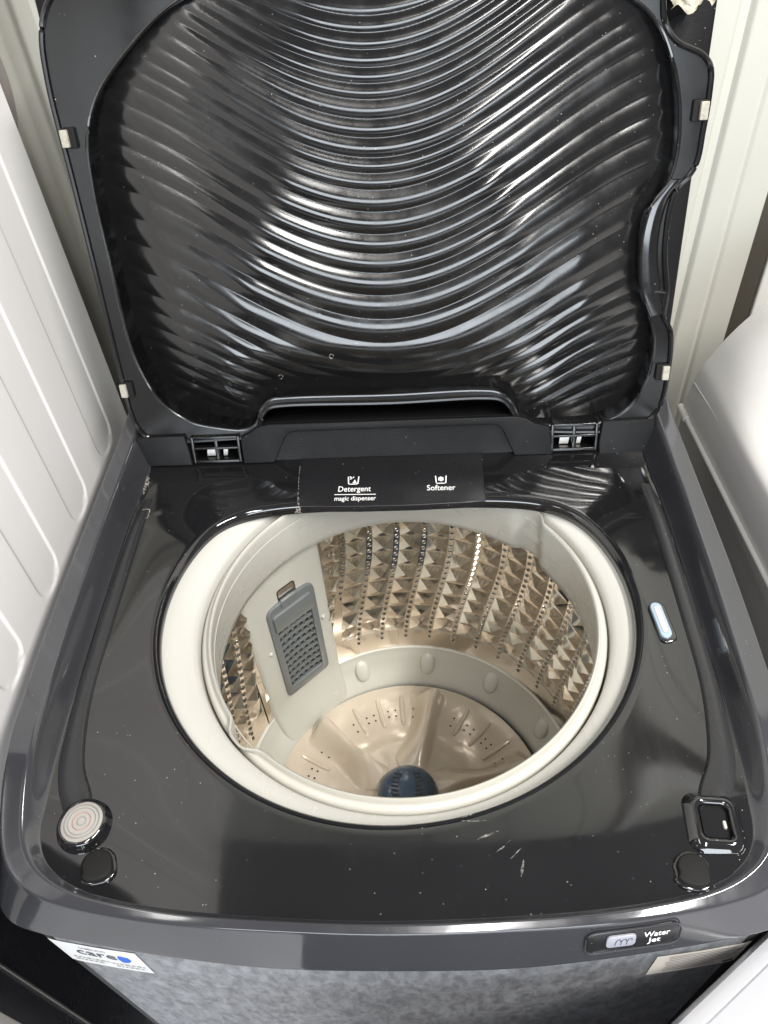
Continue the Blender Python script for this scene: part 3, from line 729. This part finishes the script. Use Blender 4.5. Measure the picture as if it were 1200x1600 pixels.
# hidden lamp slot with the ice blue surround
SLM = Matrix.Translation((.2178, -.0262, dz(.2178, -.0262))) @ Matrix.Rotation(R(5), 4, 'Z')
sf = lambda u, v, h: tuple(SLM @ Vector((u, v, h)))
SLO = poly_prism("slot_seat", rrect(-.0055, .0085, -.0205, .0185, .0055), -.003, .0022, sf, 'deck', WM, bev=.0012)
sl = poly_prism("slot_surround", rrect(-.0046, .0046, -.0170, .0170, .0044), .002, .0048, sf, 'iceblue', SLO, bev=.0010)
poly_prism("slot_insert", rrect(-.0017, .0017, -.0125, .0125, .0014), .0047, .0055, sf, 'white', sl, bev=.0003)
poly_prism("slot_line", rrect(-.0027, .0027, -.0136, .0136, .0024), .0047, .0051, sf, 'greyside', sl)
# small clip marks at the back corners
for cx, cy in ((-.2385, .112),):
    tube("clip_outline", [(cx+u, cy+v, .0006+dz(cx, cy)) for u, v in rrect(-.0042, .0042, -.0062, .0062, .002)], .0004, 'residue', WM, True, 5)

# ------------------------------------------------------------------ hinge cover
HT = R(20); Ho = np.array([0, .182, .0]); Hu = np.array([0, math.sin(HT), math.cos(HT)]); Hn = np.array([0, -math.cos(HT), math.sin(HT)])
def hmap(u, v, h): return tuple(Ho+np.array([u, 0, 0])+v*Hu+h*Hn)
HC = poly_prism("hinge_cover", [(-.152, .001), (.160, .000), (.156, .030), (.140, .033), (.131, .039), (.120, .0415), (-.122, .0425), (-.133, .040), (-.142, .033), (-.152, .030)], -.040, -.0045, hmap, 'satin', WM)
poly_prism("cover_face", [(-.152, .001), (-.1215, .001), (-.119, .004), (-.106, .029), (-.101, .0325), (-.095, .0335), (.098, .0335), (.104, .0325), (.109, .029), (.1195, .006), (.122, .000), (.160, .000), (.156, .029), (.141, .033), (.132, .0385), (.121, .0410), (-.122, .0420), (-.134, .0395), (-.143, .033), (-.152, .029)], -.0048, .0012, hmap, 'satin', HC, bev=.0012)
poly_prism("hinge_block", [(-.2585, .001), (-.2045, .001), (-.206, .018), (-.209, .033), (-.2585, .033)], -.035, .0015, hmap, 'satin', HC, bev=.0015)
poly_prism("hinge_block", [(.2055, -.003), (.2565, -.004), (.2575, .033), (.207, .033), (.2045, .012)], -.035, .0015, hmap, 'satin', HC, bev=.0015)
for x0, x1 in ((-.2035, -.1535), (.1575, .2035)):
    xm = (x0+x1)/2; hb = bmesh.new()
    def hb_box(u0, u1, v0, v1, h0, h1):
        bm2 = bmesh.new(); box_bm(bm2, ((u0+u1)/2, (v0+v1)/2, (h0+h1)/2), (u1-u0, v1-v0, h1-h0), None, .0006)
        off = len(hb.verts); vs = [hb.verts.new(hmap(*v.co)) for v in bm2.verts]
        for f in bm2.faces: hb.faces.new([vs[v.index] for v in f.verts])
        bm2.free()
    for bx in ((x0, x0+.003, .003, .031, -.03, .001), (x1-.003, x1, .003, .031, -.03, .001), (x0, x1, .028, .031, -.03, .0), (x0, x1, .017, .0195, -.03, .0), (x0, x1, .0025, .0055, -.03, .0), (xm-.0018, xm+.0018, .003, .03, -.03, -.001), (x0, x1, .003, .031, -.034, -.03)):
        hb_box(*bx)
    hb.normal_update(); me = bpy.data.meshes.new("hinge"); hb.to_mesh(me); hb.free()
    HG = link("hinge", fixn(me), 'lidframe', HC, angle=40)
    for u0, u1, v0, v1 in ((xm-.013, xm-.004, .0065, .0155), (xm+.004, xm+.008, .0065, .0145)):
        poly_prism("hinge_spring", [(u0, v0), (u1, v0), (u1+.0015, v1), (u0+.001, v1)], -.016, -.010, hmap, 'metal', HG)
for sg in (-1, 1):
    o = tube("hinge_pin", [(sg*.2570, .187, .0165), (sg*.2632, .187, .0165)], .0058, 'collar' if sg < 0 else 'metal', HC, seg=16)

# ------------------------------------------------------------------ raised lid
LT = R(14.01); KL = .92
Lo = CAM+KL*(np.array([0, .2635, .0496])-CAM); Lu = np.array([0, math.sin(LT), math.cos(LT)]); Ln = np.array([0, -math.cos(LT), math.sin(LT)])
Lx0 = CAM[0]*(1-KL)
def lmap(u, v, h): return (Lx0+KL*u, Lo[1]+KL*v*Lu[1]+h*Ln[1], Lo[2]+KL*v*Lu[2]+h*Ln[2])
outer = [(-.245, -.0735), (-.27, -.069), (-.281, -.056), (-.2855, -.035), (-.286, .0), (-.286, .1), (-.286, .2), (-.2865, .277), (-.281, .315), (-.268, .337), (-.24, .353), (-.2, .359), (-.1, .361), (.1, .361), (.2, .357), (.23, .348), (.2375, .333), (.238, .309), (.242, .293), (.252, .281), (.275, .270), (.284, .259), (.2862, .240), (.2855, .21), (.284, .185), (.278, .173), (.2695, .164), (.2655, .145), (.2652, .125), (.2668, .104), (.273, .072), (.2735, .058), (.2735, .046), (.282, .032), (.2855, .010), (.286, -.015), (.283, -.050), (.27, -.070), (.245, -.0785), (.2, -.079), (.165, -.077), (.1385, -.0745), (.1315, -.067), (.124, -.049), (.114, -.0385), (.098, -.0355), (0, -.037), (-.119, -.0355), (-.132, -.038), (-.1405, -.047), (-.145, -.064), (-.153, -.0705), (-.18, -.0725)]
inner = [(-.216, .293), (-.247, .262), (-.262, .231), (-.2675, .188), (-.268, .118), (-.267, .04), (-.262, .010), (-.248, -.026), (-.222, -.049), (-.192, -.058), (-.162, -.061), (-.15, -.055), (-.142, -.038), (-.13, -.0275), (-.112, -.0255), (0, -.0265), (.095, -.0255), (.113, -.029), (.1265, -.041), (.135, -.058), (.146, -.0655), (.18, -.069), (.216, -.0685), (.247, -.054), (.262, -.027), (.2665, .014), (.260, .043), (.248, .069), (.242, .106), (.2435, .143), (.2565, .163), (.2635, .188), (.261, .229), (.249, .268), (.233, .294), (.21, .312), (.17, .329), (.1, .338), (-.1, .340), (-.16, .330)]
OUT = catmull(outer, 6)[:, :2]; INN = catmull(inner, 6)[:, :2]
LID = poly_prism("lid", [tuple(p) for p in OUT], -.0465, 0.0, lmap, 'lidframe', WM, holes=([tuple(p) for p in INN],), bev=0)
# raised lip following the outer edge and the bead round the opening
def inset(loop, d):
    P = np.array(loop); t = np.roll(P, -1, 0)-np.roll(P, 1, 0); t /= np.linalg.norm(t, axis=1)[:, None]; n = np.stack([t[:, 1], -t[:, 0]], 1)
    ar = np.sum(P[:, 0]*np.roll(P[:, 1], -1)-np.roll(P[:, 0], -1)*P[:, 1]); s = -1 if ar > 0 else 1
    return P+n*d*s
tube("lid_rim", [lmap(u, v, .0005) for u, v in inset(OUT, .0018)], .0024, 'lidframe', LID, True, 8)
top_in = [p for p in INN]
tube("panel_bead", [lmap(u, v, -.0012) for u, v in inset(INN, -.0006)], .0017, 'lidpanel', LID, True, 8)
# wall of the opening
ww = np.array([[lmap(u, v, h) for h in (0, -.012, -.045)] for u, v in INN]); link("opening_wall", gridmesh(ww, cu=True), 'black', LID)

# ribbed inner panel as a relief
gx = np.linspace(-.276, .276, 660); gs = np.linspace(-.078, .346, 520)
GX, GS = np.meshgrid(gx, gs, indexing='ij'); pts = np.stack([GX.ravel(), GS.ravel()], 1)
A = INN; B = np.roll(INN, -1, 0); dmin = np.full(len(pts), 9.0); ins = np.zeros(len(pts), bool)
for a, b in zip(A, B):
    ab = b-a; t = np.clip(((pts-a)@ab)/(ab@ab), 0, 1); q = a+t[:, None]*ab; dmin = np.minimum(dmin, np.hypot(*(pts-q).T))
    cond = ((a[1] > pts[:, 1]) != (b[1] > pts[:, 1])); xi = (b[0]-a[0])*(pts[:, 1]-a[1])/((b[1]-a[1]) if b[1] != a[1] else 1e-9)+a[0]
    ins ^= cond & (pts[:, 0] < xi)
sd = np.where(ins, dmin, -dmin).reshape(GX.shape)
cent = np.array([-.198, -.180, -.162, -.144, -.126, -.108, -.090, -.072, -.054, -.036, -.018, .004, .031, .056, .080, .102, .120, .138, .158, .177, .191, .204, .220, .235, .250, .262, .274, .287, .299, .311, .323, .335, .347, .36])
xn = np.clip(np.abs(GX)/.292, 0, 1)
g = .112*(1-np.cos(math.pi*xn))/2
ph = np.interp(GS-g, cent, np.arange(len(cent)), left=None)
ph = np.where(GS-g < cent[0], (GS-g-cent[0])/.035, ph)
bumpf = np.abs(np.sin(math.pi*ph))
pitch = np.gradient(cent); pl = np.interp(GS-g, cent, pitch)
amp = .0027*np.minimum(pl, .02)/.020*(1-.58*(1-smooth01(-.03, .06, GS-g))*(1-.75*smooth01(.10, .17, np.abs(GX))))
fade = smooth01(.002, .026, sd)*1.0
edge = (.0085*(1-smooth01(.10, .27, GS))+.0055)*(1-.6*smooth01(-.05, .15, GX))
dish = -edge+(edge-.001)*smooth01(-.002, .060, sd)**.8
# the lower third hollows out towards the hinge corners
corner = np.exp(-((np.abs(GX)-.205)/.055)**2-((GS+.01)/.06)**2)
# two soft creases cross the panel in an X: outside them the sides lean outwards
wv = np.sqrt((GS-.225)**2+.035**2)-.035
xw = .080+np.where(GS < .225, .095*(1-np.exp(-wv/.095)), wv*1.25)
over = np.abs(GX)-xw; lean = .5*(over+np.sqrt(over**2+.020**2))
side = smooth01(-.02, .03, over)
H = (dish-np.where(GX < 0, .006, .003)*(GX/.27)**2-.115*lean*np.where(GX < 0, .85, .72)
     -.013*((GS-.15)/.2)**2*np.where(GS < .15, 1, .6)+.006-.003*corner)*1.0+amp*bumpf*fade*(1-.45*side)
Pg = np.stack(lmap(GX, GS, H), -1)
keep = sd > -.006
nv = len(gs); idx = np.arange(len(gx)*nv).reshape(len(gx), nv)
kf_ = keep[:-1, :-1] & keep[1:, :-1] & keep[1:, 1:] & keep[:-1, 1:]
q = np.stack([idx[:-1, :-1], idx[1:, :-1], idx[1:, 1:], idx[:-1, 1:]], -1)[kf_]
used = np.unique(q); rem = np.full(idx.size, -1); rem[used] = np.arange(len(used))
link("ribbed_panel", py(Pg.reshape(-1, 3)[used], rem[q]), 'lidpanel', LID, angle=None)
# small round injection marks on the panel
for u, v in ((-.003, .093), (-.115, .0), (-.06, .02)):
    tube("moulding_mark", [lmap(u+.0022*math.cos(t), v+.0022*math.sin(t), .0035) for t in np.linspace(0, 2*math.pi, 14, endpoint=False)], .0003, 'residue', LID, True, 5)

# finger scoop on the right edge
inr = catmull([(.262, .172, 0), (.2475, .152, 0), (.2425, .130, 0), (.2425, .106, 0), (.248, .072, 0), (.259, .047, 0)], 6, False)[:, :2]
our = catmull([(.276, .172, 0), (.2695, .160, 0), (.2662, .140, 0), (.2662, .110, 0), (.2735, .070, 0), (.274, .050, 0)], 6, False)[:, :2]
P = []
for (a, b), tt in zip(zip(inr, our), np.linspace(0, 1, len(inr))):
    ends = math.sin(math.pi*min(1, max(0, tt)))**.5
    P.append([lmap(*(a*(1-k)+b*k), .0022+ends*(.0026*math.sin(math.pi*k)-.010*k**2)) for k in np.linspace(0, 1, 9)])
SC = link("finger_scoop", gridmesh(np.array(P)), 'lidpanel', LID, angle=None)
tube("scoop_edge", [lmap(u, v, .0018) for u, v in inr], .0013, 'lidpanel', SC)
tube("scoop_step", [lmap(u, v, .001) for u, v in ((.2515, .070), (.262, .0712), (.2715, .0695))], .0016, 'lidpanel', SC)
# outer shell of the lid behind the frame
poly_prism("lid_shell", rrect(-.300, .297, -.066, .376, .03, 8), -.062, -.046, lmap, 'satin', LID, bev=.003)
# four foam pads on the edge
for u, v in ((-.2800, .2335), (-.2835, -.0085), (.2805, .227), (.2805, -.012)):
    sg = 1 if u > 0 else -1
    pf = poly_prism("pad_seat", rrect(u-.0062-(.003 if sg > 0 else -.003), u+.0062-(.003 if sg > 0 else -.003), v-.0085, v+.0085, .0012, 3), 0, .0036, lmap, 'black', LID, bev=.0006)
    poly_prism("foam_pad", rrect(u-.0034, u+.0034, v-.0072, v+.0072, .0008, 3), .003, .0066, lmap, 'pad', pf, bev=.0006)
# latch boss with a torn scrap of label in the notch at the top right
bm = bmesh.new(); bmesh.ops.create_icosphere(bm, subdivisions=3, radius=1.0)
rg = random.Random(11)
for vtx in bm.verts:
    c = vtx.co; k = 1+.16*math.sin(5*c.x+2*c.z)*math.cos(4*c.y); u, v, h = c.x*.0175*k+.2585, c.y*.017*k+.311, max(0, c.z)*.022*k-.047
    vtx.co = Vector(lmap(u, v, h))
me = bpy.data.meshes.new("latch_boss"); bm.to_mesh(me); bm.free(); LB = link("latch_boss", me, 'black', LID, angle=None)
P = []
for i in range(12):
    r_ = []
    for j in range(8):
        u = .249+.034*i/11+.003*math.sin(j*1.3); v = .3015+.020*j/7+.004*math.sin(i*.9)+(.003 if i > 7 else 0)
        r_.append(lmap(u, v, -.020+.0035*math.sin(i*1.7+j)*math.cos(j*1.9-i*.4)))
    P.append(r_)
link("paper_scrap", gridmesh(np.array(P)), 'paper', LB, angle=None)

# ------------------------------------------------------------------ neighbour on the left: white side with pressed channels, black door
LA = thing("white_appliance", "tall white appliance with pressed channels down its side, left of the dark washing machine", "appliance", (-.60, .07, FLOOR))
def prefix(o): return o
PX = -.33
yc_l = [.2645-.1*k for k in range(4)]
ys = np.unique(np.round(np.concatenate([np.arange(-.137, .3401, .006)]+[np.concatenate([np.linspace(c-.0265, c-.0185, 9), np.linspace(c+.0185, c+.0265, 9)]) for c in yc_l]), 5))
ys = ys[(ys >= -.137) & (ys <= .34)]
zs = np.unique(np.round(np.concatenate([np.linspace(FLOOR+.03, -.07, 8), np.arange(-.07, .0, .0015), np.linspace(0, .85, 18)]), 5))
YY, ZZ = np.meshgrid(ys, zs, indexing='ij'); dep = np.zeros_like(YY)
for c in yc_l:
    s_ = np.where(ZZ > -.022, np.abs(YY-c), np.hypot(YY-c, ZZ+.022)); dep = np.maximum(dep, 1-smooth01(.0215, .0250, s_))
P = np.stack([PX-.0015*dep, YY, ZZ], -1)
link("side_panel", gridmesh(P, flip=True), 'whitepanel', LA, angle=None)
box("carcass", (-.655, .1015, -.05), (.636, .475, 1.80), 'whiteplastic', LA, .004)
bm = bmesh.new()
box("door", (-.655, -.2275, -.05), (.652, .176, 1.80), 'blackdoor', LA, .006)
box("door_trim", (-.3272, -.2315, -.05), (.003, .0025, 1.78), 'metal', LA, .0008)
box("door_edge", (-.3275, -.2700, -.05), (.004, .020, 1.78), 'greyside', LA, .001)

# drain hose behind it
hp = np.array([.008, 0, 0])+catmull([(-.440, .455, -.2, ), (-.437, .455, .1), (-.425, .455, .20), (-.402, .452, .25), (-.394, .45, .30), (-.405, .45, .38), (-.42, .45, .5)], 8, False)
o = tube("drain_hose", hp, .010, 'hose', None, seg=14, fixref=(0, 1, 0)); o['label'] = "grey hose hanging on the wall behind the tall white appliance"; o['category'] = "hose"

# ------------------------------------------------------------------ neighbour on the right: white washing machine
ang = R(3.4); RO = Vector((.329, .308, 0))
RA = thing("white_washing_machine", "white washing machine with rounded lid and light trim rod, right of the dark machine", "washing machine", (.62, .02, FLOOR))
RM = Matrix.Translation(RO) @ Matrix.Rotation(ang, 4, 'Z')
def rmap(x, y, z): return tuple(RM @ Vector((x, y, z)))
prof = catmull([(0, -.050, 0), (.0010, -.044, 0), (.003, -.025, 0), (.0055, -.008, 0), (.0095, .006, 0), (.017, .022, 0), (.028, .043, 0), (.042, .063, 0), (.060, .083, 0), (.085, .100, 0), (.13, .116, 0), (.2, .127, 0), (.32, .132, 0), (.5, .132, 0)], 6, False)[:, :2]
prof2 = catmull([(0, -.050, 0), (.0005, -.044, 0), (.0015, -.025, 0), (.003, -.006, 0), (.006, .006, 0), (.012, .011, 0), (.030, .017, 0), (.055, .024, 0), (.085, .031, 0), (.12, .038, 0), (.16, .044, 0), (.22, .05, 0), (.32, .055, 0), (.5, .055, 0)], 6, False)[:, :2]
P = []
yl = np.concatenate([np.linspace(.0, -.22, 40), np.linspace(-.24, -.60, 12)])
for y in yl:
    k = float(smooth01(-.02, -.17, y))
    P.append([rmap(a[0]*(1-k)+b[0]*k, y, a[1]*(1-k)+b[1]*k) for a, b in zip(prof, prof2)])
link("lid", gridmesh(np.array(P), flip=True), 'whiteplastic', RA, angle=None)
o = link("lid_back", py([rmap(a[0], 0, a[1]) for a in prof]+[rmap(.5, 0, -.05)], [tuple(range(len(prof)+1))]), 'whiteplastic', RA, smooth=False)
bm = bmesh.new(); box_bm(bm, (.27, -.30, -.495), (.54, .60, .89), RM, .004); me = bpy.data.meshes.new("cabinet"); bm.to_mesh(me); bm.free()
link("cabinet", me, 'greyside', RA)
tube("trim_rod", [rmap(-.0015, -.012, -.050), rmap(-.0015, -.3, -.050), rmap(-.0015, -.58, -.050)], .0026, 'whiteplastic', RA, seg=10)
tube("trim_end", [rmap(-.0015, .004, -.050), rmap(-.0015, -.02, -.050)], .0040, 'collar', RA, seg=12)
seam = [(.0048, -.004, -.012), (.0056, -.06, -.009), (.0058, -.10, -.007), (.0066, -.112, -.003), (.0080, -.117, .001)]
tube("lid_seam", [rmap(x-.0006, y, z) for x, y, z in catmull(seam, 5, False)], .0006, 'whiteplastic', RA, seg=6)

# ------------------------------------------------------------------ white appliance cutting the lower right corner
WC = thing("white_cabinet", "white glossy appliance edge in front of the machine at the lower right corner", "appliance", (.45, -.52, FLOOR))
e0 = np.array([.176, -.290]); e1 = np.array([.244, -.243]); dv = (e1-e0)/np.linalg.norm(e1-e0); nv_ = np.array([dv[1], -dv[0]])
def cmap(u, v, z): p_ = e0+dv*u+nv_*v; return (p_[0], p_[1], z)
WT = -.05
Pc = []
pf = [(0.0, FLOOR+.02), (0.0, WT-.02), (.0006, WT-.008), (.003, WT-.002), (.007, WT), (.0115, WT), (.0125, WT-.0012), (.0135, WT), (.03, WT+.001), (.5, WT+.001)]
for u in (-.35, -.1, 0, .1, .3):
    Pc.append([cmap(u, v, z) for v, z in pf])
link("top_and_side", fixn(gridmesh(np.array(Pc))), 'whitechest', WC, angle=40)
